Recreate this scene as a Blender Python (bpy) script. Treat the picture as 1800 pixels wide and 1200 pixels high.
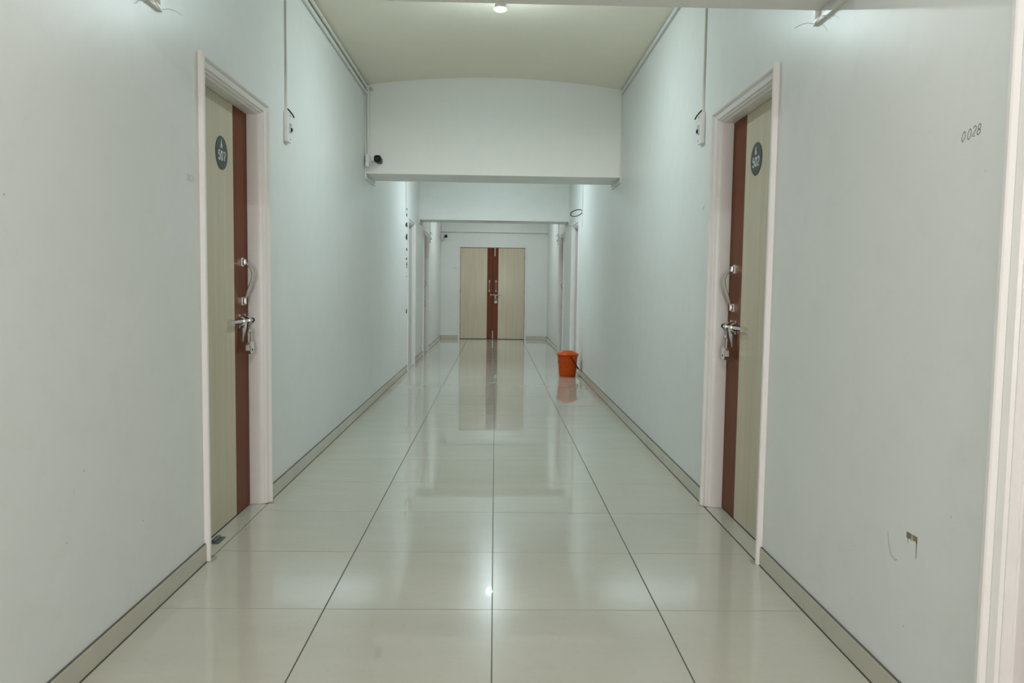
import bpy, bmesh, math, random
from mathutils import Vector, Matrix
random.seed(7)
for o in list(bpy.data.objects): bpy.data.objects.remove(o)
SC = bpy.context.scene
COL = SC.collection

# ------------------------------------------------------------------ camera
F_PX, PITCH, YAW, ROLL, CAM_H = 1358.6, 0.0702, 0.02255, 0.0140, 1.1557
cd = bpy.data.cameras.new('camera'); cam = bpy.data.objects.new('camera', cd); COL.objects.link(cam)
cd.sensor_width = 36.0; cd.lens = F_PX * 36.0 / 1800.0; cd.clip_start = 0.02
fw = Vector((math.sin(YAW)*math.cos(PITCH), math.cos(YAW)*math.cos(PITCH), -math.sin(PITCH)))
rt = Vector((math.cos(YAW), -math.sin(YAW), 0)); up = rt.cross(fw)
r2 = rt*math.cos(ROLL) + up*math.sin(ROLL); u2 = -rt*math.sin(ROLL) + up*math.cos(ROLL)
cam.matrix_world = Matrix(((r2.x, u2.x, -fw.x, 0), (r2.y, u2.y, -fw.y, 0), (r2.z, u2.z, -fw.z, CAM_H), (0, 0, 0, 1)))
SC.camera = cam

# ------------------------------------------------------------------ world, exposure
w = bpy.data.worlds.new('world'); SC.world = w; w.use_nodes = True
w.node_tree.nodes['Background'].inputs[0].default_value = (0.02, 0.02, 0.02, 1)
w.node_tree.nodes['Background'].inputs[1].default_value = 1.0
vs = SC.view_settings
vs.view_transform = 'Standard'; vs.look = 'None'; vs.gamma = 1.0; vs.use_curve_mapping = False
vs.exposure = 0.0
ADDED_LIGHT_COLOR = (1.0, 0.935, 0.925)   # colour of the added light from behind the viewer
LAMP_COLOR = {'near': (0.86, 0.94, 1.0), 'mid': (0.782, 0.965, 1.0), 'far': (0.75, 0.93, 1.0), 'end': (0.825, 0.955, 1.0)}
LAMP_STRENGTH = {'near': 2300.0, 'mid': 1500.0, 'far': 2250.0, 'end': 1720.0}
ADDED_LIGHT_POWER = 300.0
# added area light outside an assumed window, to brighten jambs and near walls
ADDED_WIN = (-0.82, 0.78, 0.75, 2.15)   # x0, x1, z0, z1
wd = bpy.data.lights.new('added_back_light', 'AREA'); wd.shape = 'RECTANGLE'; wd.size = ADDED_WIN[1]-ADDED_WIN[0]; wd.size_y = ADDED_WIN[3]-ADDED_WIN[2]
wd.energy = ADDED_LIGHT_POWER; wd.color = ADDED_LIGHT_COLOR
wo = bpy.data.objects.new('added_back_light', wd); COL.objects.link(wo)
wo.location = ((ADDED_WIN[0]+ADDED_WIN[1])/2, -7.50-0.22, (ADDED_WIN[2]+ADDED_WIN[3])/2); wo.rotation_euler = (math.pi/2, 0, 0)

# ------------------------------------------------------------------ layout (metres)
XL, XR = -1.194, 1.139            # wall faces
Y0, Y1 = -7.5, 17.03              # corridor ends
ROW0, TILE = 2.702, 0.6
CEIL_TOP = 3.20

# ------------------------------------------------------------------ materials
def mat(name, color, rough=0.5, metal=0.0, spec=0.5, coat=0.0, coat_rough=0.03):
    m = bpy.data.materials.new(name); m.use_nodes = True
    b = m.node_tree.nodes['Principled BSDF']
    b.inputs['Base Color'].default_value = (*color, 1); b.inputs['Roughness'].default_value = rough
    b.inputs['Metallic'].default_value = metal; b.inputs['Specular IOR Level'].default_value = spec
    b.inputs['Coat Weight'].default_value = coat; b.inputs['Coat Roughness'].default_value = coat_rough
    return m
def N(m, t, **kw):
    n = m.node_tree.nodes.new(t)
    for k, v in kw.items():
        if hasattr(n, k): setattr(n, k, v)
        else: n.inputs[k].default_value = v
    return n
def L(m, a, b): m.node_tree.links.new(a, b)
def bsdf(m): return m.node_tree.nodes['Principled BSDF']
def coords(m, scale=(1, 1, 1), obj=False, rand=False):
    if obj: src = N(m, 'ShaderNodeTexCoord').outputs['Object']
    else: src = N(m, 'ShaderNodeNewGeometry').outputs['Position']
    if rand:
        oi = N(m, 'ShaderNodeObjectInfo'); mu = N(m, 'ShaderNodeMath', operation='MULTIPLY'); mu.inputs[1].default_value = 53.0
        L(m, oi.outputs['Random'], mu.inputs[0]); ad = N(m, 'ShaderNodeVectorMath', operation='ADD')
        L(m, src, ad.inputs[0]); L(m, mu.outputs[0], ad.inputs[1]); src = ad.outputs[0]
    mp = N(m, 'ShaderNodeMapping'); mp.inputs['Scale'].default_value = scale
    L(m, src, mp.inputs['Vector']); return mp.outputs[0]
def noise(m, vec, scale, detail=3, rough=0.55):
    n = N(m, 'ShaderNodeTexNoise'); n.inputs['Scale'].default_value = scale
    n.inputs['Detail'].default_value = detail; n.inputs['Roughness'].default_value = rough
    L(m, vec, n.inputs['Vector']); return n.outputs['Fac']
def ramp(m, fac, stops):
    r = N(m, 'ShaderNodeValToRGB'); e = r.color_ramp.elements
    e[0].position, e[0].color = stops[0][0], (*stops[0][1], 1)
    e[1].position, e[1].color = stops[-1][0], (*stops[-1][1], 1)
    for p, c in stops[1:-1]:
        k = e.new(p); k.color = (*c, 1)
    L(m, fac, r.inputs[0]); return r.outputs[0]
def mix(m, fac, a, b, blend='MIX'):
    x = N(m, 'ShaderNodeMix', data_type='RGBA', blend_type=blend)
    for s, v in ((x.inputs[0], fac), (x.inputs[6], a), (x.inputs[7], b)):
        if hasattr(v, 'links') or hasattr(v, 'is_linked'): L(m, v, s)
        elif isinstance(v, tuple): s.default_value = (*v, 1)
        else: s.default_value = v
    return x.outputs[2]
def bump(m, h, strength, dist=0.002):
    b = N(m, 'ShaderNodeBump'); b.inputs['Strength'].default_value = strength; b.inputs['Distance'].default_value = dist
    L(m, h, b.inputs['Height']); L(m, b.outputs[0], bsdf(m).inputs['Normal'])

def paint(name, c, rough=0.38, dirt=0.10, spec=0.5):
    m = mat(name, c, rough, spec=spec)
    v = coords(m)
    n1 = noise(m, v, 1.6, 4); n2 = noise(m, v, 9.0, 5, 0.65)
    d = tuple(x*(1-dirt) for x in c); d = (d[0], d[1]*0.985, d[2]*0.93)
    a = ramp(m, n1, [(0.35, c), (0.75, tuple(x*0.97 for x in c))])
    f = ramp(m, n2, [(0.50, (0, 0, 0)), (0.80, (0.42, 0.42, 0.42))])
    col = mix(m, f, a, d)
    # small scattered scuffs, with a shape of their own
    v2 = coords(m, (7, 7, 2.2)); n3 = noise(m, v2, 2.3, 6, 0.7)
    f2 = ramp(m, n3, [(0.70, (0, 0, 0)), (0.76, (0.45, 0.45, 0.45))])
    col = mix(m, f2, col, tuple(x*0.80 for x in d))
    L(m, col, bsdf(m).inputs['Base Color'])
    nb = noise(m, v, 14, 3)
    bump(m, nb, 0.10, 0.004)
    return m
M = {}
M['wall'] = paint('wall_paint', (0.79, 0.80, 0.778), 0.34, spec=0.21)
M['end'] = paint('end_wall_paint', (0.79, 0.81, 0.785), 0.42, spec=0.3)
M['beam'] = paint('beam_paint', (0.885, 0.875, 0.835), 0.5, 0.05, spec=0.3)
M['ceil'] = paint('ceiling_paint', (0.89, 0.825, 0.685), 0.42, 0.05, spec=0.35)
M['frame'] = paint('frame_paint', (0.815, 0.785, 0.765), 0.33, 0.10, spec=0.3)
M['pvc'] = mat('white_pvc', (0.74, 0.73, 0.68), 0.35)
M['pvc2'] = mat('white_plastic_cover', (0.80, 0.81, 0.79), 0.3)
M['grout'] = mat('dark_grout', (0.10, 0.095, 0.075), 0.9)
M['grout2'] = mat('skirting_grout', (0.13, 0.125, 0.11), 0.9)
def tile_mat(name, c, var):
    m = mat(name, c, 0.22, spec=0.12, coat=0.85, coat_rough=0.014)
    v = coords(m, rand=True)
    n = noise(m, coords(m, (1.0, 3.0, 1.0), rand=True), 2.2, 5, 0.6); n2 = noise(m, v, 30, 4, 0.6)
    a = ramp(m, n, [(0.3, tuple(x*(1-var) for x in c)), (0.7, tuple(x*(1+var) for x in c))])
    s = ramp(m, n2, [(0.25, (0.965, 0.955, 0.94)), (0.45, (1, 1, 1))])
    col = mix(m, 1.0, a, s, 'MULTIPLY')
    L(m, col, bsdf(m).inputs['Base Color'])
    return m
M['tile'] = tile_mat('polished_floor_tile', (0.56, 0.535, 0.455), 0.03)
M['skirt'] = tile_mat('skirting_tile', (0.545, 0.518, 0.43), 0.03)
bsdf(M['skirt']).inputs['Coat Weight'].default_value = 0.4
def wood(name, c1, c2, rough, scale, coat):
    m = mat(name, c1, rough, coat=coat, coat_rough=0.12, spec=0.3)
    v = coords(m, (scale, scale, 0.9), rand=False)
    n = noise(m, v, 1.0, 5, 0.65)
    v2 = coords(m, (scale*4, scale*4, 1.2)); n2 = noise(m, v2, 1.0, 3, 0.6)
    col = ramp(m, n, [(0.30, c2), (0.62, c1)])
    col = mix(m, 0.30, col, ramp(m, n2, [(0.35, c2), (0.6, c1)]))
    L(m, col, bsdf(m).inputs['Base Color']); return m
M['veneer'] = wood('pale_wood_veneer', (0.615, 0.545, 0.405), (0.515, 0.45, 0.325), 0.38, 22, 0.08)
M['brown'] = wood('red_brown_laminate', (0.168, 0.045, 0.014), (0.128, 0.032, 0.010), 0.25, 25, 0.0)
bsdf(M['brown']).inputs['Specular IOR Level'].default_value = 0.05
M['chrome'] = mat('chrome', (0.72, 0.72, 0.72), 0.20, 1.0)
M['steel'] = mat('brushed_steel', (0.50, 0.50, 0.49), 0.50, 1.0)
M['black'] = mat('black_plastic', (0.006, 0.007, 0.009), 0.45, spec=0.2)
M['hole'] = mat('dark_hole', (0.012, 0.010, 0.016), 0.9)
M['glass'] = mat('dark_lens_glass', (0.02, 0.02, 0.03), 0.05, spec=0.8)
M['badge'] = mat('charcoal_plate', (0.035, 0.045, 0.050), 0.45)
M['letter'] = mat('pale_lettering', (0.74, 0.75, 0.69), 0.5)
M['pencil'] = mat('pencil_grey', (0.20, 0.22, 0.21), 0.9)
M['pencil2'] = mat('faint_pencil', (0.40, 0.42, 0.40), 0.9)
M['stain'] = mat('brown_glue_stain', (0.26, 0.21, 0.11), 0.8)
M['stain2'] = mat('grey_glue_stain', (0.22, 0.20, 0.13), 0.8)
M['smudge'] = mat('grey_smudge', (0.58, 0.55, 0.47), 0.8)
M['dirt'] = mat('dark_dirt', (0.22, 0.19, 0.14), 0.9)
M['grime'] = mat('floor_grime', (0.36, 0.31, 0.23), 0.7)
M['orange'] = mat('orange_plastic', (0.56, 0.100, 0.004), 0.30, spec=0.2)
nb = noise(M['orange'], coords(M['orange'], obj=True), 18, 4)
L(M['orange'], ramp(M['orange'], nb, [(0.3, (0.49, 0.064, 0.002)), (0.7, (0.58, 0.083, 0.003))]), bsdf(M['orange']).inputs['Base Color'])
M['greymetal'] = mat('dull_grey_metal', (0.16, 0.17, 0.17), 0.45, 0.6)
pm = bpy.data.materials.new('clear_pane'); pm.use_nodes = True; nt = pm.node_tree
tr_ = nt.nodes.new('ShaderNodeBsdfTransparent'); gl_ = nt.nodes.new('ShaderNodeBsdfGlossy'); gl_.inputs['Roughness'].default_value = 0.02
mx_ = nt.nodes.new('ShaderNodeMixShader'); mx_.inputs[0].default_value = 0.06
nt.links.new(tr_.outputs[0], mx_.inputs[1]); nt.links.new(gl_.outputs[0], mx_.inputs[2]); nt.links.new(mx_.outputs[0], nt.nodes['Material Output'].inputs[0]); M['pane'] = pm
def bulb_mat(color, strength):
    em = bpy.data.materials.new('lit_bulb'); em.use_nodes = True; nt = em.node_tree
    for n in list(nt.nodes): nt.nodes.remove(n)
    e_ = nt.nodes.new('ShaderNodeEmission'); o_ = nt.nodes.new('ShaderNodeOutputMaterial')
    e_.inputs[0].default_value = (*color, 1); e_.inputs[1].default_value = strength
    nt.links.new(e_.outputs[0], o_.inputs[0]); return em

# ------------------------------------------------------------------ mesh helpers
class MB:
    """collects closed shapes; T maps (a,b,c) local coordinates to the world"""
    def __init__(s, T=None): s.v = []; s.f = []; s.T = T or (lambda p: p)
    def add(s, vs_, fs):
        o = len(s.v); s.v += [tuple(s.T(p)) for p in vs_]; s.f += [tuple(i+o for i in f) for f in fs]; return s
    def box(s, x0, x1, y0, y1, z0, z1, b=0.0):
        if b <= 0:
            V_ = [(x, y, z) for z in (z0, z1) for y in (y0, y1) for x in (x0, x1)]
            return s.add(V_, [(0, 2, 3, 1), (4, 5, 7, 6), (0, 1, 5, 4), (2, 6, 7, 3), (0, 4, 6, 2), (1, 3, 7, 5)])
        bm = bmesh.new(); bmesh.ops.create_cube(bm, size=1)
        for v in bm.verts:
            v.co = ((x0+x1)/2+v.co.x*(x1-x0), (y0+y1)/2+v.co.y*(y1-y0), (z0+z1)/2+v.co.z*(z1-z0))
        bmesh.ops.bevel(bm, geom=bm.edges[:], offset=b, segments=2, profile=0.5, affect='EDGES')
        bm.verts.index_update()
        s.add([v.co[:] for v in bm.verts], [tuple(v.index for v in f.verts) for f in bm.faces]); bm.free(); return s
    def tube(s, pts, r, n=8, flat=None, closed=False):
        """sweep a circle (radius r or list) along pts; flat=(axis,k) squashes"""
        P = [Vector(p) for p in pts]; k = len(P); R_ = r if isinstance(r, (list, tuple)) else [r]*k
        V_ = []; fr = None
        for i in range(k):
            if closed: t = (P[(i+1) % k]-P[i-1])
            else: t = P[min(i+1, k-1)]-P[max(i-1, 0)]
            t.normalize()
            if fr is None:
                a = Vector((0, 0, 1)) if abs(t.z) < 0.9 else Vector((1, 0, 0))
                fr = t.cross(a).normalized()
            else:
                fr = (fr - t*fr.dot(t)).normalized()
            g = t.cross(fr)
            for j in range(n):
                a = 2*math.pi*(j+0.5)/n
                d = fr*math.cos(a)*R_[i] + g*math.sin(a)*R_[i]
                if flat: d[flat[0]] *= flat[1]
                V_.append(tuple(P[i]+d))
        F_ = []
        for i in range(k if closed else k-1):
            for j in range(n):
                a, b = i*n+j, i*n+(j+1) % n; c, d = ((i+1) % k)*n+(j+1) % n, ((i+1) % k)*n+j
                F_.append((a, b, c, d))
        if not closed:
            F_.append(tuple(range(n-1, -1, -1))); F_.append(tuple((k-1)*n+j for j in range(n)))
        return s.add(V_, F_)
    def lathe(s, prof, n=24, axis=2, c=(0, 0, 0)):
        """closed profile of (r, h) revolved about axis through c"""
        V_ = []; F_ = []
        for (r, h) in prof:
            for j in range(n):
                a = 2*math.pi*j/n; x, y = r*math.cos(a), r*math.sin(a)
                p = [(h, x, y), (y, h, x), (x, y, h)][axis]
                V_.append((p[0]+c[0], p[1]+c[1], p[2]+c[2]))
        for i in range(len(prof)-1):
            for j in range(n):
                F_.append((i*n+j, i*n+(j+1) % n, (i+1)*n+(j+1) % n, (i+1)*n+j))
        F_.append(tuple(range(n-1, -1, -1))); F_.append(tuple((len(prof)-1)*n+j for j in range(n)))
        return s.add(V_, F_)
    def prism(s, poly, axis, a0, a1):
        """poly of 2D points extruded along axis"""
        n = len(poly); V_ = []
        for a in (a0, a1):
            for (p, q) in poly:
                V_.append([(a, p, q), (p, a, q), (p, q, a)][axis])
        F_ = [tuple(range(n-1, -1, -1)), tuple(range(n, 2*n))]
        F_ += [(i, (i+1) % n, n+(i+1) % n, n+i) for i in range(n)]
        return s.add(V_, F_)
    def build(s, name, m, parent=None, smooth=False):
        off = Vector((0, 0, 0)); q = parent
        while q is not None: off += q.location; q = q.parent
        me = bpy.data.meshes.new(name); me.from_pydata([tuple(Vector(v)-off) for v in s.v], [], s.f)
        bm = bmesh.new(); bm.from_mesh(me)
        bmesh.ops.remove_doubles(bm, verts=bm.verts[:], dist=1e-6)
        bmesh.ops.recalc_face_normals(bm, faces=bm.faces[:]); bm.to_mesh(me); bm.free()
        me.materials.append(M[m] if isinstance(m, str) else m)
        if smooth:
            me.shade_smooth()
            try: me.set_sharp_from_angle(angle=math.radians(38))
            except Exception: pass
        o = bpy.data.objects.new(name, me); COL.objects.link(o)
        if parent is not None: o.parent = parent
        else:   # a one-mesh thing: put the origin at its base
            xs = [v.co for v in me.vertices]
            c = Vector((sum(v.x for v in xs)/len(xs), sum(v.y for v in xs)/len(xs), min(v.z for v in xs)))
            for v in me.vertices: v.co -= c
            o.location = c
        return o
def empty(name, loc):
    o = bpy.data.objects.new(name, None); o.empty_display_size = 0.05; o.location = loc; COL.objects.link(o); return o
def tag(o, label=None, cat=None, group=None, kind=None):
    if label: o['label'] = label
    if cat: o['category'] = cat
    if group: o['group'] = group
    if kind: o['kind'] = kind
    return o
def LW(v0=0.0):   # left wall: (u along corridor, v out of the wall, z)
    return lambda p: (XL+v0+p[1], p[0], p[2])
def RW(v0=0.0):
    return lambda p: (XR-v0-p[1], p[0], p[2])
def EW(v0=0.0):   # end wall: u = x
    return lambda p: (p[0], Y1-v0-p[1], p[2])

# ------------------------------------------------------------------ strokes for digits and scribbles
def arc(cx, cy, rx, ry, a0, a1, n=14):
    return [(cx+rx*math.cos(math.radians(a0+(a1-a0)*i/n)), cy+ry*math.sin(math.radians(a0+(a1-a0)*i/n))) for i in range(n+1)]
GL = {'0': [arc(.3, .5, .27, .48, 90, 450, 24)],
      '1': [[(.18, .78), (.32, .98), (.32, .02)]],
      '2': [arc(.3, .71, .25, .27, 165, -35, 14)+[(.05, .03), (.56, .03)]],
      '5': [[(.52, .97), (.13, .97), (.09, .56)]+arc(.28, .33, .26, .31, 120, -150, 16)],
      '7': [[(.05, .97), (.55, .97), (.24, .02)]],
      '8': [arc(.3, .74, .2, .24, -90, 270, 20)+arc(.3, .26, .25, .25, 90, 450, 20)],
      '4': [[(.42, .02), (.42, .98), (.05, .32), (.56, .32)]],
      'A': [[(.04, .02), (.3, .98), (.56, .02)], [(.15, .34), (.45, .34)]]}
def write(mb, text, u0, z0, h, adv, r, v, sx=1, slant=0.0, wsc=1.0, rise=0.0, jit=0.0):
    """sx=-1 writes towards decreasing u"""
    x = 0
    for ch in text:
        jx, jz, js = [random.uniform(-jit, jit)*h for _ in range(3)]
        for st in GL[ch]:
            pts = [(u0+sx*(x+jx+(p[0]*wsc+p[1]*slant)*(h+js)), v, z0+jz+p[1]*(h+js)+rise*x) for p in st]
            mb.tube(pts, r, 6, flat=FLAT)
        x += adv*h
FLAT = (1, 0.25)

# ================================================================== SETTING
DOORS = {'L': [(3.17, 4.09), (10.50, 11.42), (12.80, 13.72)],
         'R': [(0.79, 1.71), (3.17, 4.09), (10.56, 11.48), (12.84, 13.76)]}
HEAD = 2.078        # top of the door frames
FRW = 0.065         # face width of the frames
def side_wall(name, x_face, x_back, doors):
    mb = MB(); y = Y0-0.1
    xa, xb = min(x_face, x_back), max(x_face, x_back)
    for (a, b) in doors:
        mb.box(xa, xb, y, a+0.03, -0.02, CEIL_TOP)
        mb.box(xa, xb, a+0.03, b-0.03, HEAD-0.03, CEIL_TOP); y = b-0.03
    mb.box(xa, xb, y, Y1+0.1, -0.02, CEIL_TOP)
    return mb.build(name, 'wall')
wl_ = tag(side_wall('wall_left', XL, XL-0.18, DOORS['L']), 'long pale painted wall on the left side of the corridor', kind='structure')
wr_ = tag(side_wall('wall_right', XR, XR+0.18, DOORS['R']), 'long pale painted wall on the right side of the corridor', kind='structure')
EDOOR = (-0.812, 0.688)
mb = MB(); mb.box(XL, EDOOR[0]+0.02, Y1, Y1+0.18, -0.02, CEIL_TOP); mb.box(EDOOR[1]-0.02, XR, Y1, Y1+0.18, -0.02, CEIL_TOP)
mb.box(EDOOR[0]+0.02, EDOOR[1]-0.02, Y1, Y1+0.18, 2.035, CEIL_TOP)
we_ = tag(mb.build('wall_end', 'end'), 'pale wall closing the far end of the corridor', kind='structure')
mb = MB(); mb.box(XL, ADDED_WIN[0], Y0-0.15, Y0, -0.02, CEIL_TOP); mb.box(ADDED_WIN[1], XR, Y0-0.15, Y0, -0.02, CEIL_TOP)
mb.box(ADDED_WIN[0], ADDED_WIN[1], Y0-0.15, Y0, -0.02, ADDED_WIN[2]); mb.box(ADDED_WIN[0], ADDED_WIN[1], Y0-0.15, Y0, ADDED_WIN[3], CEIL_TOP)
tag(mb.build('wall_back', 'wall'), 'pale wall with an added window, behind the viewer', kind='structure')
wn = empty('added_window_1', ((ADDED_WIN[0]+ADDED_WIN[1])/2, Y0-0.08, ADDED_WIN[2])); tag(wn, 'two-pane white framed window added in the unseen wall behind the viewer to bring in light', kind='structure')  # assumed window, added so that light comes from behind the viewer
xm = (ADDED_WIN[0]+ADDED_WIN[1])/2
for (xa, xb, za, zb) in ((ADDED_WIN[0], ADDED_WIN[0]+0.05, ADDED_WIN[2], ADDED_WIN[3]), (ADDED_WIN[1]-0.05, ADDED_WIN[1], ADDED_WIN[2], ADDED_WIN[3]), (xm-0.025, xm+0.025, ADDED_WIN[2], ADDED_WIN[3]),
                         (ADDED_WIN[0]+0.05, ADDED_WIN[1]-0.05, ADDED_WIN[2], ADDED_WIN[2]+0.05), (ADDED_WIN[0]+0.05, ADDED_WIN[1]-0.05, ADDED_WIN[3]-0.05, ADDED_WIN[3])):
    MB().box(xa, xb, Y0-0.10, Y0-0.05, za, zb).build('added_window_frame', 'frame', wn)
for (xa, xb) in ((ADDED_WIN[0]+0.05, xm-0.025), (xm+0.025, ADDED_WIN[1]-0.05)):
    MB().box(xa, xb, Y0-0.078, Y0-0.072, ADDED_WIN[2]+0.05, ADDED_WIN[3]-0.05).build('pane', 'pane', wn)
# ceiling: shallow vault
pts = []; n = 20
for i in range(n+1):
    x = XL+(XR-XL)*i/n; t = (x+0.0275)/1.1665
    pts.append((x, 2.957+0.085*(1-t*t)))
pts += [(XR, CEIL_TOP), (XL, CEIL_TOP)]
V_ = []; F_ = []
mb = MB(); mb.prism(pts, 1, Y0, Y1+0.0)
tag(mb.build('ceiling', 'ceil', smooth=True), 'shallow vaulted cream plaster ceiling', kind='structure')
# beams
BEAMS = [(2.30, 2.80, 2.150, 'beam'), (7.15, 7.65, 2.168, 'beam'), (12.10, 12.60, 2.180, 'end'), (16.965, 17.03, 2.337, 'end')]
BL = ['cream beam crossing the top edge of the picture', 'deep cream beam with the nearer security camera at its corner',
      'pale beam between the nearer and the farther pair of distant doors', 'shallow beam over the double door at the far end']
for (a, b, z, m), lb in zip(BEAMS, BL):
    mb = MB(); mb.box(XL, XR, a, b, z, 3.05, 0.004)
    tag(mb.build('ceiling_beam', m), lb, kind='structure')

# floor: grout bed, tiles as pieces
fl = tag(MB().box(XL-0.3, XR+0.3, Y0-0.1, Y1+0.15, -0.06, -0.0006).build('floor', 'grout'), 'polished cream tiled corridor floor', kind='structure')
def tile_mesh(name, wx, wy, hz=0.012, b=0.0008, m='tile'):
    me = bpy.data.meshes.new(name)
    V_ = [(sx*wx/2, sy*wy/2, -hz) for sx, sy in ((-1, -1), (1, -1), (1, 1), (-1, 1))]
    V_ += [(sx*wx/2, sy*wy/2, -b) for sx, sy in ((-1, -1), (1, -1), (1, 1), (-1, 1))]
    V_ += [(sx*(wx/2-b), sy*(wy/2-b), 0) for sx, sy in ((-1, -1), (1, -1), (1, 1), (-1, 1))]
    F_ = [(3, 2, 1, 0), (8, 9, 10, 11)]
    for i in range(4):
        j = (i+1) % 4; F_ += [(i, j, 4+j, 4+i), (4+i, 4+j, 8+j, 8+i)]
    me.from_pydata(V_, [], F_); me.materials.append(M[m]); return me
def place(me, name, loc, parent, rot=(0, 0, 0)):
    o = bpy.data.objects.new(name, me); COL.objects.link(o); o.parent = parent
    o.location = Vector(loc)-parent.location; o.rotation_euler = rot; return o
FJ = [(XL+0.0125, -0.5992), (-0.5952, 0.0018), (0.0044, 0.6008), (0.6048, XR-0.0125)]
GY = 0.0028
for ci, (xa, xb) in enumerate(FJ):
    full = tile_mesh('tile', xb-xa, TILE-GY); k = -17
    while True:
        ya = ROW0+k*TILE; yb = ya+TILE
        if ya > Y1-0.05: break
        me = full
        a_, b_ = max(ya, Y0+0.002), min(yb, Y1-0.004)
        if b_-a_ < 0.03: k += 1; continue
        if (a_, b_) != (ya, yb): me = tile_mesh('tile', xb-xa, b_-a_-GY)
        tilt = 0.0011
        place(me, 'tile', ((xa+xb)/2, (a_+b_)/2, 0.0), fl, (random.uniform(-tilt, tilt), random.uniform(-tilt, tilt)*0.6, 0))
        k += 1
# threshold tiles inside the door openings
def threshold(side, a, b, split):
    x0, x1 = (XL-0.080, XL+0.009) if side == 'L' else (XR-0.004, XR+0.080)
    ya, yb = a+FRW+0.004, b-FRW-0.004
    segs = [(ya, yb)] if not split else [(ya, ya+(yb-ya)*0.52-0.001), (ya+(yb-ya)*0.52+0.001, yb)]
    for (p, q) in segs:
        place(tile_mesh('threshold_tile', x1-x0, q-p), 'threshold_tile', ((x0+x1)/2, (p+q)/2, 0.001), fl)
for s in 'LR':
    for (a, b) in DOORS[s]: threshold(s, a, b, s == 'R')
place(tile_mesh('threshold_tile', 1.38, 0.10), 'threshold_tile', (-0.06, Y1+0.055, 0.0), fl)

# skirting: mortar strip with separate tile pieces
def skirting(name, T, spans, label, axis_x=False):
    mb = MB(T); 
    for (a, b) in spans: mb.box(a, b, -0.004, 0.0060, -0.003, 0.0775)
    base = tag(mb.build(name, 'grout2'), label, kind='structure')
    cache = {}
    for (a, b) in spans:
        k = math.floor((a-ROW0)/TILE)
        while ROW0+k*TILE < b-1e-6:
            p, q = max(a, ROW0+k*TILE)+0.0008, min(b, ROW0+(k+1)*TILE)-0.0008
            k += 1
            if q-p < 0.02: continue
            key = round(q-p, 3)
            if key not in cache:
                m_ = MB(lambda t: t if axis_x else (t[1], t[0], t[2]))
                m_.box(-(q-p)/2, (q-p)/2, -0.0045, 0.0045, 0, 0.0725, 0.001)
                o = m_.build('skirting_tile', 'skirt', parent=None)
                cache[key] = o.data
                bpy.data.objects.remove(o)
                for v in cache[key].vertices: v.co.z += 0
            place(cache[key], 'skirting_tile', T(((p+q)/2, 0.0045, 0.0018)), base)
    return base
bspans = lambda ds: [(x, y) for x, y in zip([Y0]+[d[1]+0.001 for d in ds], [d[0]-0.001 for d in ds]+[Y1]) if y-x > 0.02]
skirting('baseboard_left', LW(), bspans(DOORS['L']), 'olive cream tile skirting along the left wall')
skirting('baseboard_right', RW(), bspans(DOORS['R']), 'olive cream tile skirting along the right wall')
skirting('baseboard_end', EW(), [(XL+0.012, EDOOR[0]-0.001), (EDOOR[1]+0.001, XR-0.012)], 'tile skirting either side of the far double door', True)

# ================================================================== DOORS
PROF = [(0, -0.002), (0, 0.017), (0.003, 0.021), (0.006, 0.022), (0.017, 0.022), (0.021, 0.019), (0.027, 0.008), (0.030, 0.009), (0.034, 0.0075),
        (0.047, 0.003), (0.050, -0.006), (0.053, -0.005), (0.057, -0.008), (0.060, -0.022), (0.0635, -0.024), (FRW, -0.028), (FRW, -0.120), (0.028, -0.120), (0.028, -0.002)]
def frame_mesh(T, a, b, head, name, parent, prof=PROF):
    mb = MB(T); n = len(prof); V_ = []
    for (u, v) in prof: V_.append((a+u, v, 0.0))
    for (u, v) in prof: V_.append((a+u, v, head-u))
    for (u, v) in prof: V_.append((b-u, v, head-u))
    for (u, v) in prof: V_.append((b-u, v, 0.0))
    F_ = []
    for s in range(3):
        for i in range(n):
            j = (i+1) % n; F_.append((s*n+i, s*n+j, (s+1)*n+j, (s+1)*n+i))
    F_.append(tuple(range(n))); F_.append(tuple(3*n+i for i in range(n)))
    mb.add(V_, F_); return mb.build(name, 'frame', parent)
LEAFV = -0.081      # leaf face, behind the wall face
def handle(T, uc, v0, z1, z2, d, parent, name='door_handle', m='chrome'):
    """pull handle: two foot blocks and a bowed bar"""
    root = MB(T)
    for z, h in ((z1, 0.044), (z2, 0.040)):
        root.box(uc-0.015, uc+0.015, v0, v0+0.008, z-h/2, z+h/2, 0.0015)
    h_ = root.build(name, m, parent)
    for z, h in ((z1, 0.030), (z2, 0.032)):
        b = MB(T); b.box(uc-0.012, uc+0.012, v0+0.006, v0+0.022, z-h/2, z+h/2, 0.003); b.build('handle_mount', m, h_, True)
    pts = []
    for i in range(21):
        t = i/20; z = z1+(z2-z1)*t
        bulge = 0.014+0.042*math.sin(math.pi*min(1, t/0.62)*0.5)*(1 if t < 0.31 else 1) if t < 0.31 else None
        bul = [0.016, 0.034, 0.048, 0.055, 0.057, 0.056, 0.052, 0.047, 0.041, 0.034, 0.028, 0.023, 0.019, 0.016]
        x = t*(len(bul)-1); k = min(int(x), len(bul)-2); v = bul[k]+(bul[k+1]-bul[k])*(x-k)
        pts.append((uc, v0+v, z))
    MB(T).tube(pts, [0.006+0.0015*math.sin(math.pi*i/20) for i in range(21)], 8).build('handle_bar', m, h_, True)
    return h_
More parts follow.
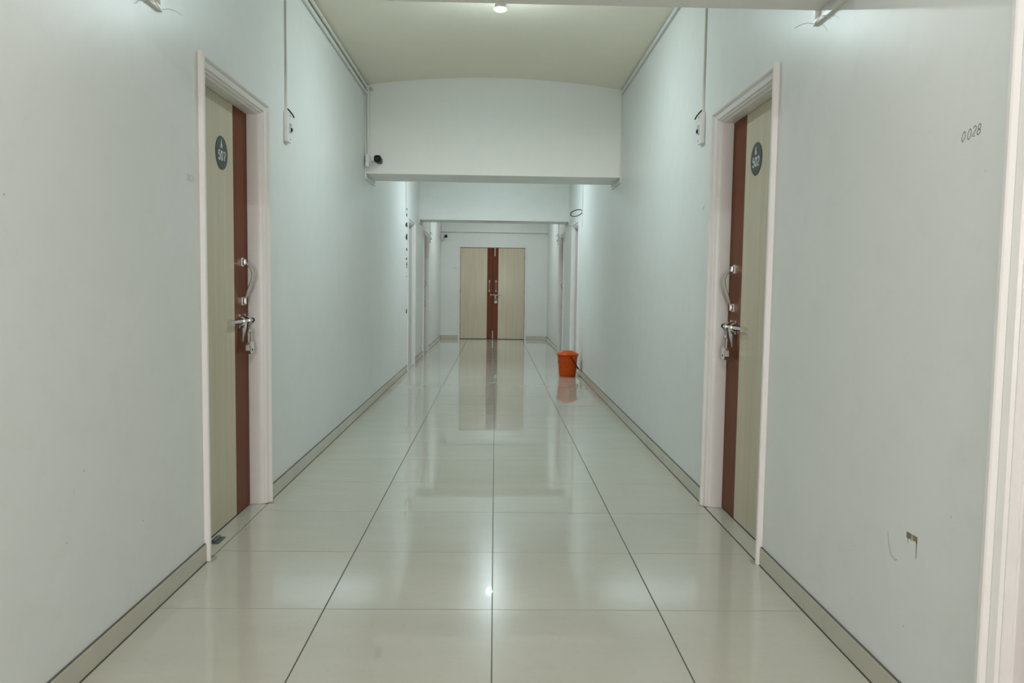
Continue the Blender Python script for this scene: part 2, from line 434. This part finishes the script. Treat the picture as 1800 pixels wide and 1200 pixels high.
def sliding_bolt(T, u0, u1, brk, v0, z, parent, hasp_u, m='chrome'):
    """round rod through two claw brackets with a curved hasp tail"""
    r = MB(T); r.tube([(u0, v0+0.022, z), (u1, v0+0.022, z)], 0.0088, 10)
    rod = r.build('sliding_bolt', m, parent, True)
    for u in brk:
        b = MB(T)
        pts = []
        for i in range(13):
            a = math.pi*i/12
            pts.append((u, v0+0.006+0.026*math.sin(a), z+0.020*math.cos(a)))
        pts = [(u, v0+0.003, z+0.034), (u, v0+0.004, z+0.026)]+pts+[(u, v0+0.004, z-0.026), (u, v0+0.003, z-0.034)]
        b.tube(pts, 0.0055, 8); b.build('bolt_bracket', m, rod, True)
    t = MB(T)
    pts = []
    for i in range(9):
        s = i/8; pts.append((hasp_u-0.022*math.sin(s*1.9), v0+0.022-0.012*s, z-0.105*s))
    t.tube(pts, [0.010+0.008*math.sin(math.pi*min(1, i/6.0)) if i < 8 else 0.006 for i in range(9)], 8, flat=(1, 0.45))
    t.build('hasp', m, rod, True)
    return rod
def padlock(T, u, v, ztop, label, sc=1.06, m='chrome'):
    o = empty('padlock', T((u, v, ztop-0.118*sc)))
    b = MB(T); w_, h_ = 0.030*sc, 0.058*sc; z0 = ztop-0.118*sc
    poly = [(-w_*0.55, 0), (w_*0.55, 0), (w_, h_*0.30), (w_, h_*0.78), (w_*0.8, h_), (-w_*0.8, h_), (-w_, h_*0.78), (-w_, h_*0.30)]
    bm_ = [(u+p, z0+q) for p, q in poly]
    n = len(bm_); V_ = []
    for vv, s in ((-0.013, 0.86), (-0.010, 1), (0.010, 1), (0.013, 0.86)):
        V_ += [(u+(p-u)*s, v+vv*sc, z0+h_/2+(q-z0-h_/2)*s) for p, q in bm_]
    F_ = [tuple(range(n)), tuple(3*n+i for i in range(n))]
    for s in range(3): F_ += [(s*n+i, s*n+(i+1) % n, (s+1)*n+(i+1) % n, (s+1)*n+i) for i in range(n)]
    b.add(V_, F_); b.build('lock_body', m, o)
    s_ = MB(T); rr = 0.017*sc; zc = ztop-0.024*sc
    pts = [(u-rr, v, z0+h_-0.004)]+[(u-rr*math.cos(math.pi*i/10), v, zc+rr*1.2*math.sin(math.pi*i/10)) for i in range(11)]+[(u+rr, v, z0+h_-0.004)]
    s_.tube(pts, 0.0048*sc, 8); s_.build('shackle', m, o, True)
    k = MB(T); k.lathe([(0.0001, 0), (0.006*sc, 0), (0.006*sc, 0.0015), (0.0001, 0.0015)], 10, 1, (u, v+0.0125*sc, z0+h_*0.35)); k.build('keyhole', 'hole', o)
    return tag(o, label, 'padlock', 'padlocks on the door bolts')
def room_door(idx, side, a, b, num, label, lock=None, pull=True):
    T = LW() if side == 'L' else RW()
    c = T(((a+b)/2, -0.05, 0))
    d = empty('door_%d' % idx, c); tag(d, label, kind='structure')
    frame_mesh(T, a, b, HEAD, 'door_frame', d)
    ia, ib = a+FRW, b-FRW; top = HEAD-FRW
    st = ib-0.210
    MB(T).box(ia+0.002, st, LEAFV-0.035, LEAFV, 0.006, top-0.002).build('door_leaf', 'veneer', d)
    MB(T).box(st, ib-0.003, LEAFV-0.035, LEAFV+0.0004, 0.006, top-0.002).build('edge_strip', 'brown', d)
    hu = ib-0.100
    if pull:
      handle(T, hu, LEAFV, 1.262, 1.066, 0.05, d)
      sliding_bolt(T, hu-0.205, ib+0.001, (hu-0.055, hu+0.03), LEAFV, 0.968, d, hu-0.005)
      MB(T).lathe([(0.0001, 0), (0.012, 0), (0.012, 0.008), (0.0001, 0.008)], 12, 0, (ib-0.0065, LEAFV+0.022, 0.968)).build('bolt_socket', 'hole', d)
    if lock: padlock(T, hu+0.004, LEAFV+0.036, 0.925, lock)
    if num:
        sx = 1 if side == 'L' else -1
        uc, zc = a+0.487, (1.756 if side == 'L' else 1.772)
        p = MB(T); p.lathe([(0.0001, 0), (0.0755, 0), (0.0770, 0.001), (0.0760, 0.0028), (0.0001, 0.0028)], 40, 1, (uc, LEAFV, zc))
        pl = p.build('number_plate', 'badge', d); tag(pl, 'round charcoal plate reading A %s' % num)
        t = MB(T); write(t, 'A', uc-sx*0.017, zc+0.020, 0.040, 0.6, 0.0042, LEAFV+0.0030, sx, 0, 0.88)
        write(t, num, uc-sx*0.0475, zc-0.034, 0.042, 0.80, 0.0042, LEAFV+0.0030, sx, 0, 1.0)
        t.build('lettering', 'letter', pl)
    return d
room_door(1, 'L', *DOORS['L'][0], '507', 'pale wood door with red-brown edge strip and plate A 507', lock='chrome padlock hanging on the near left-hand door')
room_door(2, 'R', *DOORS['R'][1], '502', 'pale wood door with red-brown edge strip and plate A 502', lock='chrome padlock hanging on the near right-hand door')
room_door(3, 'L', *DOORS['L'][1], None, 'distant recessed door on left wall with chipped dark-spotted frame edge', pull=False)
room_door(4, 'L', *DOORS['L'][2], None, 'farthest recessed door on left wall, next to the end wall', lock='small distant padlock on the farthest left-hand door')
room_door(5, 'R', *DOORS['R'][2], None, 'distant recessed door on right wall behind the orange bucket', pull=False)
room_door(6, 'R', *DOORS['R'][3], None, 'farthest recessed door on right wall, next to the end wall', lock='small distant padlock on the farthest right-hand door')
room_door(7, 'R', *DOORS['R'][0], None, 'door in moulded white frame at the right edge of the picture')

# double door in the end wall
T = EW(); a, b = EDOOR; dd = empty('door_8', T(((a+b)/2, -0.03, 0)))
tag(dd, 'pale wood double door with red-brown centre strips closing the far end', kind='structure')
PROF2 = [(0, -0.002), (0, 0.012), (0.004, 0.015), (0.030, 0.015), (0.034, 0.008), (0.040, 0.006), (0.040, -0.12), (0.022, -0.12), (0.022, -0.002)]
frame_mesh(T, a, b, 2.050, 'door_frame', dd, PROF2)
seam = -0.063; v0 = -0.020; top = 2.008; ia, ib = a+0.040, b-0.040
for (p, q, m, nm) in ((ia+0.007, seam-0.118, 'veneer', 'door_leaf'), (seam-0.118, seam-0.0045, 'brown', 'edge_strip'),
                      (seam+0.0045, seam+0.127, 'brown', 'edge_strip'), (seam+0.127, ib-0.007, 'veneer', 'door_leaf')):
    MB(T).box(p, q, v0-0.035, v0+(0.0005 if m == 'brown' else 0), 0.012, top-0.007).build(nm, m, dd)
for u in (seam-0.067, seam+0.078): handle(T, u, v0, 1.275, 1.065, 0.05, dd, m='steel')
sliding_bolt(T, seam-0.045, seam+0.195, (seam-0.038, seam+0.040), v0, 0.977, dd, seam+0.085, 'steel')
padlock(T, seam+0.078, v0+0.036, 0.915, 'steel padlock on the bolt of the far double door', m='steel')
for (u, z0, z1) in ((seam+0.048, 1.83, 2.035), (seam+0.014, 0.014, 0.19)):
    r = MB(T); r.box(u-0.010, u+0.010, v0, v0+0.006, z0, z1, 0.001)
    rr = r.build('tower_bolt', 'steel', dd)
    MB(T).tube([(u, v0+0.011, z0), (u, v0+0.011, z1)], 0.006, 8).build('bolt_rod', 'steel', rr, True)
for u in (ia-0.002, ib+0.002):
    for z in (0.30, 1.05, 1.80):
        MB(T).tube([(u, v0+0.006, z-0.05), (u, v0+0.006, z+0.05)], 0.006, 8).build('hinge', 'greymetal', dd, True)

# ================================================================== CONDUITS
def trunk_box(mb, p0, p1, w_, d_):  # straight rectangular run given opposite corner points
    mb.box(min(p0[0], p1[0]), max(p0[0], p1[0]), min(p0[1], p1[1]), max(p0[1], p1[1]), min(p0[2], p1[2]), max(p0[2], p1[2]), 0.0015)
def trunking(side, ya, yb, zhigh, zlow_a, zlow_b, label, beam_y, width=0.018, low=False):
    """along the wall under the ceiling, down in front of the next beam and under its soffit"""
    T = LW() if side == 'L' else RW()
    o = empty('cable_trunking', T(((ya+yb)/2, 0.01, zlow_b)))
    MB(T).box(ya, yb, 0.003, 0.019, zhigh-width/2, zhigh+0.017, 0.0012).build('ceiling_run', 'pvc', o)
    if beam_y:
        MB(T).box(yb-width, yb, 0, 0.013, zlow_b, zhigh-width/2, 0.0012).build('drop', 'pvc', o)
        MB(T).box(yb-width, beam_y+0.02, 0, 0.0135, zlow_b-width, zlow_b, 0.0012).build('soffit_run', 'pvc', o)
        MB(T).box(beam_y+0.0015, beam_y+0.0015+width, 0, 0.013, zlow_b, zlow_b+0.25, 0.0012).build('riser', 'pvc', o)
    return tag(o, label, 'trunking', 'white cable trunking along the walls')
BAY = [(-2.05, 2.30, 2.80, 2.150), (2.80, 7.15, 7.65, 2.168), (7.65, 12.10, 12.60, 2.180), (12.60, 16.965, None, 2.3)]
txt = ['behind the viewer and under the nearest beam', 'from the lit bay round the deep cream beam', 'round the second, more distant beam', 'in the last bay before the end wall']
for i, (a, b, c, z) in enumerate(BAY):
    for s, nm in (('L', 'left'), ('R', 'right')):
        zl = z-0.030
        trunking(s, a, b-0.002, 2.878 if s == 'L' else 2.925, 0, zl, 'thin white trunking on %s wall, %s' % (nm, txt[i]), c)
# round pipe on the left of the second bay with a drop to the camera box
o = empty('conduit_pipe', (XL+0.02, 4.9, 2.35))
pp = MB(); px_, pz_ = XL+0.017, 2.932
pp.tube([(px_, 2.802, pz_), (px_, 7.10, pz_), (px_+0.005, 7.122, pz_-0.006), (px_+0.009, 7.132, pz_-0.03), (px_+0.009, 7.132, 2.335)], 0.0125, 10)
pp.build('pipe', 'pvc', o, True)
for y in (3.55, 4.75, 5.3, 5.9, 6.55):
    MB().tube([(px_, y-0.012, pz_), (px_, y+0.012, pz_)], 0.0155, 10).build('coupling', 'pvc', o, True)
MB().tube([(px_+0.009, 7.132, 2.50), (px_+0.009, 7.132, 2.53)], 0.0150, 10).build('coupling', 'pvc', o, True)
MB().box(px_-0.012, px_+0.022, 7.105, 7.149, 2.905, 2.950, 0.004).build('corner_box', 'pvc', o)
for k in range(3):
    MB().tube([(px_+0.02, 7.128, 2.925-0.008*k), (px_+0.038, 7.118, 2.924-0.012*k), (px_+0.055, 7.125, 2.915-0.010*k)], 0.0018, 5).build('loose_wire', 'greymetal', o)
tag(o, 'round white conduit pipe in the left ceiling corner, dropping to the security camera', 'pipe')

# wiring boxes on the walls
def wiring_box(side, y, z0, z1, label, wires=True, ymax=None):
    T = LW() if side == 'L' else RW()
    o = empty('wiring_box', T((y, 0.01, z0)))
    MB(T).box(y-0.035, y+0.045, 0, 0.022, z0, z1, 0.002).build('box_body', 'pvc2', o)
    MB(T).box(y+0.000, y+0.030, 0.020, 0.029, z0+0.055, z0+0.105, 0.003).build('holder', 'steel', o)
    MB(T).box(y+0.008, y+0.022, 0.028, 0.036, z0+0.060, z0+0.080, 0.002).build('contact', 'black', o)
    for zz in (z0+0.018, z1-0.020):
        MB(T).lathe([(0.0001, 0), (0.005, 0), (0.005, 0.003), (0.0001, 0.003)], 8, 1, (y+0.022, 0.0215, zz)).build('screw', 'steel', o)
    MB(T).tube([(y, 0.012, z1+0.015), (y+0.004, 0.024, z1+0.002), (y+0.020, 0.034, z1-0.012), (y+0.034, 0.040, z1-0.028)], 0.0038, 6).build('loose_wire', 'black', o)
    tag(o, label, 'wiring box', 'wall wiring boxes')
    c = MB(T); c.box(y-0.010, y+0.006, 0, 0.012, z1+0.001, 2.868 if side == 'L' else 2.914, 0.0012)
    tag(c.build('cable_trunking', 'pvc'), label.replace('small white wiring box', 'vertical white trunking above the wiring box'), 'trunking', 'vertical trunking to the wiring boxes')
wiring_box('L', 4.46, 1.955, 2.125, 'small white wiring box on left wall beyond door A 507')
wiring_box('R', 4.32, 1.960, 2.128, 'small white wiring box on right wall beyond door A 502')
wiring_box('L', 14.05, 1.93, 2.11, 'small white wiring box on left wall in the last bay')
wiring_box('R', 14.05, 1.93, 2.11, 'small white wiring box on right wall in the last bay')
def vtrunk(side, y, z0, z1, label):
    T = LW() if side == 'L' else RW()
    return tag(MB(T).box(y-0.008, y+0.008, 0, 0.012, z0, z1, 0.0012).build('cable_trunking', 'pvc'), label, 'trunking', 'vertical trunking beside the distant doors')
vtrunk('L', 10.30, 2.09, 2.868, 'vertical white trunking on left wall above the dark-spotted door frame')
vtrunk('R', 10.22, 2.10, 2.914, 'vertical white trunking on right wall above the hanging cable loop')
# hanging cable loop on the right
T = RW(); pts = []
for i in range(25):
    t = i/24; a_ = math.pi*2*t
    pts.append((10.24+0.10*math.sin(a_*0.5), 0.012+0.070*(1-math.cos(a_)), 2.150+0.018*t-0.036*math.sin(a_)-0.03*(1-math.cos(a_))*0.5))
lp = MB(T); lp.tube(pts, 0.0058, 6)
tag(lp.build('cable_loop', 'black', None, True), 'black cable loop hanging out of the right wall above a distant door', 'cable')
sb = MB(T); sb.box(10.20, 10.245, 0, 0.012, 1.955, 2.085, 0.002)
tag(sb.build('wiring_box', 'pvc2'), 'slim white wiring box under the hanging cable loop', 'wiring box', 'wall wiring boxes')
# loose wires at the nearest beam
for s, T in (('left', LW()), ('right', RW())):
    w_ = MB(T)
    w_.tube([(2.80, 0.014, 2.105), (2.74, 0.020, 2.112), (2.70, 0.018, 2.100), (2.665, 0.016, 2.078)], 0.0013, 5)
    w_.tube([(2.81, 0.012, 2.108), (2.83, 0.030, 2.118), (2.845, 0.050, 2.114), (2.855, 0.065, 2.106)], 0.0013, 5)
    tag(w_.build('loose_wire', 'smudge', None), 'thin loose wire ends at the nearest beam on the %s wall' % s, 'wire', 'loose wires under the nearest beam')

# security cameras
def cctv(x, y, z, ybox, label):
    o = empty('security_camera', (x, y, z-0.06))
    MB().box(XL+0.0145, XL+0.046, ybox-0.085, ybox, z-0.055, z+0.055, 0.003).build('junction_box', 'pvc2', o)
    MB().lathe([(0.0001, 0), (0.030, 0), (0.031, 0.004), (0.026, 0.012), (0.0001, 0.012)], 20, 0, (XL+0.046, ybox-0.045, z)).build('mount_plate', 'pvc2', o, True)
    MB().tube([(XL+0.05, ybox-0.045, z), (XL+0.075, ybox-0.047, z-0.004), (x-0.022, y+0.045, z-0.006), (x, y+0.05, z-0.004)], [0.011, 0.010, 0.010, 0.010], 10).build('arm', 'pvc2', o, True)
    b = MB(); n = 24
    def ring(r, yy):
        out = []
        for j in range(n):
            a_ = 2*math.pi*j/n; ca, sa = math.cos(a_), math.sin(a_); k = (abs(ca)**3.2+abs(sa)**3.2)**(-1/3.2)
            out.append((x+r*k*ca, yy, z+r*k*sa))
        return out
    def loft(rs):
        V_ = [p for r, yy in rs for p in ring(r, yy)]; F_ = []
        for i in range(len(rs)-1):
            F_ += [(i*n+j, i*n+(j+1) % n, (i+1)*n+(j+1) % n, (i+1)*n+j) for j in range(n)]
        F_ += [tuple(range(n)), tuple((len(rs)-1)*n+j for j in range(n))]
        return MB().add(V_, F_)
    loft([(0.022, y+0.085), (0.028, y+0.075), (0.0295, y-0.035)]).build('camera_shell', 'black', o, True)
    loft([(0.0315, y-0.034), (0.0325, y-0.045), (0.030, y-0.060), (0.022, y-0.0605)]).build('camera_front', 'black', o, True)
    MB().lathe([(0.0001, 0.004), (0.010, 0.004), (0.012, 0), (0.0001, 0)], 16, 1, (x, y-0.0645, z)).build('lens', 'glass', o, True)
    return tag(o, label, 'camera', 'bullet security cameras')
cctv(-1.060, 7.03, 2.275, 7.149, 'black-faced bullet security camera at the left corner of the deep cream beam')
cctv(-1.080, 16.86, 2.232, 16.962, 'tiny black-faced bullet security camera left of the far double door')

# switch plate far left
sp = empty('wall_switch', (XL, 16.3, 1.46))
MB(LW()).box(16.25, 16.33, 0, 0.009, 1.46, 1.545, 0.002).build('switch_plate', 'pvc2', sp)
MB(LW()).box(16.275, 16.305, 0.008, 0.013, 1.485, 1.52, 0.002).build('rocker', 'pvc2', sp)
tag(sp, 'small white switch plate on left wall near the far corner', 'switch')
# open outline of a small trunking on the left wall near the end
tr = MB(LW()); tr.box(15.75, 15.77, 0, 0.010, 2.22, 2.48, 0.001); tr.box(15.77, 16.05, 0, 0.010, 2.20, 2.222, 0.001)
tag(tr.build('cable_trunking', 'pvc'), 'short bent white trunking on left wall near the far security camera', 'trunking')

# ================================================================== LAMPS
for k, (x, y, lb, st_) in enumerate([(0.0, 0.10, 'lit white bulb on the ceiling above the viewer', 'near'), (0.011, 5.03, 'glaring white bulb on the ceiling at the top edge of the picture', 'mid'),
                                (-0.022, 10.05, 'white bulb behind the deep cream beam, mirrored in the floor', 'far'), (-0.02, 14.85, 'white bulb on the ceiling of the last bay', 'end')]):
    D = -0.008
    o = empty('ceiling_lamp', (x, y, 2.88))
    MB().lathe([(0.0001, 3.041), (0.048, 3.041), (0.048, 3.030), (0.040, 3.022), (0.022, 3.016), (0.022, 2.975), (0.030, 2.955), (0.036, 2.937), (0.0001, 2.937)], 24, 2, (x, y, 0)).build('lamp_holder', 'pvc2', o, True)
    pr = [(0.0001, 2.9190), (0.036, 2.9190)]+[(0.037*math.cos(t*math.pi/20), 2.916-0.012*math.sin(t*math.pi/20)) for t in range(0, 10)]+[(0.0001, 2.904)]
    MB().lathe([(0.0001, 2.9445), (0.036, 2.9445), (0.0375, 2.935), (0.0375, 2.9192), (0.0001, 2.9192)], 24, 2, (x, y, D)).build('bulb_collar', 'pvc2', o, True)
    MB().lathe(pr, 24, 2, (x, y, D)).build('bulb', bulb_mat(LAMP_COLOR[st_], LAMP_STRENGTH[st_]), o, True)
    tag(o, lb, 'lamp', 'ceiling bulbs')

# ================================================================== BUCKET
bx, by = 0.957, 10.055
o = empty('bucket', (bx, by, 0))
prof = [(0.0001, 0.004), (0.098, 0.004), (0.104, 0.0), (0.108, 0.008), (0.1095, 0.03), (0.1115, 0.034), (0.128, 0.240), (0.129, 0.255), (0.133, 0.262), (0.133, 0.280), (0.129, 0.283), (0.0001, 0.283)]
MB().lathe(prof, 40, 2, (bx, by, 0)).build('bucket_body', 'orange', o, True)
lid = [(0.0001, 0.281), (0.140, 0.281), (0.149, 0.286), (0.151, 0.291), (0.147, 0.296), (0.076, 0.331), (0.070, 0.336), (0.064, 0.336), (0.061, 0.331), (0.0001, 0.330)]
ld = MB().lathe(lid, 40, 2, (bx, by, 0)).build('lid', 'orange', o, True)
MB().box(bx-0.030, bx+0.030, by-0.007, by+0.007, 0.3305, 0.3345, 0.002).build('lid_grip', 'orange', ld)
pts = []
dx, dz = 0.115/0.197, -0.160/0.197
for i in range(23):
    a_ = math.pi*i/22; s = math.sin(a_); r_ = 0.141
    ext = 0.197*min(1, s*1.35)
    ext = 0.197*(1-(1-s)**2.2)
    pts.append((bx+0.022+dx*ext*0.98, by-r_*math.cos(a_), 0.272+dz*ext))
MB().tube(pts, 0.0065, 8).build('bail_handle', 'black', o, True)
MB().tube([pts[8], pts[9], pts[10], pts[11], pts[12], pts[13], pts[14]], 0.0105, 10).build('grip', 'black', o, True)
for s in (-1, 1):
    MB().lathe([(0.0001, -0.006), (0.011, -0.006), (0.011, 0.006), (0.0001, 0.006)], 12, 1, (bx+0.022, by+s*0.134, 0.270)).build('handle_ear', 'orange', o, True)
for (an, z, h, w_) in ((197, 0.195, 0.030, 0.010), (207, 0.125, 0.030, 0.006)):
    a_ = math.radians(an); r_ = 0.1115+(z-0.034)*0.080+0.0005
    m_ = MB(); ca, sa = math.cos(a_), math.sin(a_)
    m_.tube([(bx+r_*ca, by+r_*sa, z-h/2), (bx+(r_+0.0008)*math.cos(a_+0.05), by+(r_+0.0008)*math.sin(a_+0.05), z), (bx+(r_+0.0024)*math.cos(a_+0.10), by+(r_+0.0024)*math.sin(a_+0.10), z+h/2)], w_*0.35, 6)
    m_.build('black_scuff', 'black', o)
tag(o, 'orange plastic bucket with orange lid and black handle beside right wall', 'bucket')

# ================================================================== WRITING, STAINS AND SMALL THINGS
def mark(name, T, fn, m, parent, label=None):
    mb = MB(T); fn(mb); o = mb.build(name, m, parent)
    if label: tag(o, label)
    return o
mark('pencil_number', RW(), lambda b: write(b, '0028', 1.902, 1.524, 0.0255, 0.78, 0.0014, 0.0002, -1, 0.22, 0.95, 0.12, 0.07), 'pencil', wr_, 'handwritten number 0028 in grey pencil')
mark('pencil_number', LW(), lambda b: write(b, '0021', 3.045, 1.550, 0.026, 0.72, 0.0014, 0.0002, 1, 0.1, 0.9, 0.0, 0.05), 'pencil2', wl_, 'faint handwritten number in grey pencil')
mark('pencil_scribble', RW(), lambda b: [b.tube([(4.285-0.012*i, 0.0002, 1.592+0.004*i), (4.278-0.012*i, 0.0002, 1.600+0.005*i), (4.272-0.012*i, 0.0002, 1.612+0.004*i)], 0.0016, 6, flat=FLAT) for i in range(3)], 'pencil2', wr_)
mark('pencil_scribble', EW(), lambda b: [b.tube([(-0.938+0.022*i, 0.0002, 1.552), (-0.930+0.022*i, 0.0002, 1.561+0.004*(i == 3)), (-0.926+0.022*i, 0.0002, 1.548)], 0.0030, 6, flat=FLAT) for i in range(4)], 'pencil', we_)
# brown glue remains on the right wall
def poly(b, pts, t=0.0006): b.prism([(p[0], p[1]) for p in pts], 1, -0.0005, t)
def glue1(b):
    poly(b, [(2.058, 0.502), (2.033, 0.502), (2.033, 0.484), (2.041, 0.488), (2.048, 0.484), (2.058, 0.486)])
    poly(b, [(2.052, 0.488), (2.049, 0.488), (2.050, 0.468)])
def glue2(b):
    poly(b, [(2.030, 0.502), (2.004, 0.503), (2.004, 0.484), (2.013, 0.489), (2.026, 0.486)])
    poly(b, [(2.009, 0.490), (2.0045, 0.490), (2.0055, 0.446), (2.007, 0.441), (2.0085, 0.460)])
mark('glue_stain', RW(), glue1, 'stain2', wr_, 'grey-brown glue stain with a short drip')
mark('glue_stain', RW(), glue2, 'stain', wr_, 'brown glue stain with a long drip')
def smear(b):
    pts = [(2.158, 0.47), (2.150, 0.435), (2.132, 0.408), (2.112, 0.402), (2.100, 0.408)]
    b.tube([(p[0], 0.0, p[1]) for p in pts], [0.002, 0.003, 0.003, 0.0035, 0.002], 6, flat=(1, 0.15))
mark('smudge', RW(), smear, 'smudge', wr_)
for (y, z, s) in ((2.05, 0.235, 0.004), (2.35, 0.36, 0.003), (1.86, 0.60, 0.0035), (2.6, 0.15, 0.003), (1.80, 1.44, 0.003)):
    mark('speck', RW(), lambda b: b.tube([(y, 0, z), (y+0.002, 0, z+s*0.9)], s*0.7, 8, flat=(1, 0.1)), 'smudge', wr_)
for (y, z, s) in ((2.25, 0.60, 0.006), (2.66, 0.30, 0.004), (2.62, 0.34, 0.004), (1.92, 1.36, 0.006), (4.88, 0.36, 0.006), (2.15, 0.42, 0.004), (5.4, 0.7, 0.004)):
    mark('speck', LW(), lambda b: b.tube([(y, 0, z), (y+0.003, 0, z+s*0.9)], s*0.6, 8, flat=(1, 0.1)), 'smudge', wl_)
# dark chips along the edge of the distant left door frame
for (z0, z1, w_) in ((2.07, 2.12, 0.05), (1.93, 2.0, 0.10), (1.76, 1.85, 0.09), (1.62, 1.66, 0.06), (1.50, 1.53, 0.07), (1.42, 1.47, 0.05), (1.395, 1.415, 0.05), (1.27, 1.285, 0.03), (0.78, 0.85, 0.05), (2.16, 2.19, 0.06)):
    def chip(b):
        c = 10.475+random.uniform(-0.01, 0.01); h = (z1-z0)*1.25; wd_ = w_*2.1
        poly(b, [(c-wd_*0.9, z0+h*0.2), (c-wd_*0.3, z0), (c+wd_*0.2, z0+h*0.15), (c+wd_*0.1, z0+h*0.6), (c+wd_*0.25, z1), (c-wd_*0.5, z1-h*0.1)], 0.001)
    mark('plaster_chip', LW(), chip, 'hole', wl_)
# dirt where the frames of the near doors meet the floor
for side, T, a, b in (('L', LW(), 3.17, 4.09), ('R', RW(), 3.17, 4.09)):
    for u in (a, b):
        mm = MB(T); pts = []
        for i in range(14):
            t = 2*math.pi*i/14; r = 1+random.uniform(-0.25, 0.25)
            pts.append((u+(0.028 if u == a else -0.026)+0.036*r*math.cos(t), 0.022+0.014*r*math.sin(t)))
        mm.add([(p[0], p[1], -0.0002) for p in pts]+[(p[0], p[1], 0.0004) for p in pts], [tuple(range(14)), tuple(range(14, 28))]+[(i, (i+1) % 14, 14+(i+1) % 14, 14+i) for i in range(14)])
        mm.build('grime', 'grime', fl)
# small metal keeper on the left threshold
o = empty('floor_keeper', (XL-0.04, 3.43, 0.001))
T = LW()
MB(T).box(3.385, 3.475, -0.062, -0.018, 0.001, 0.006, 0.0015).build('keeper_plate', 'greymetal', o)
MB(T).box(3.395, 3.465, -0.055, -0.036, 0.005, 0.016, 0.003).build('keeper_lip', 'greymetal', o)
tag(o, 'small grey metal keeper lying on the threshold of door A 507', 'keeper')
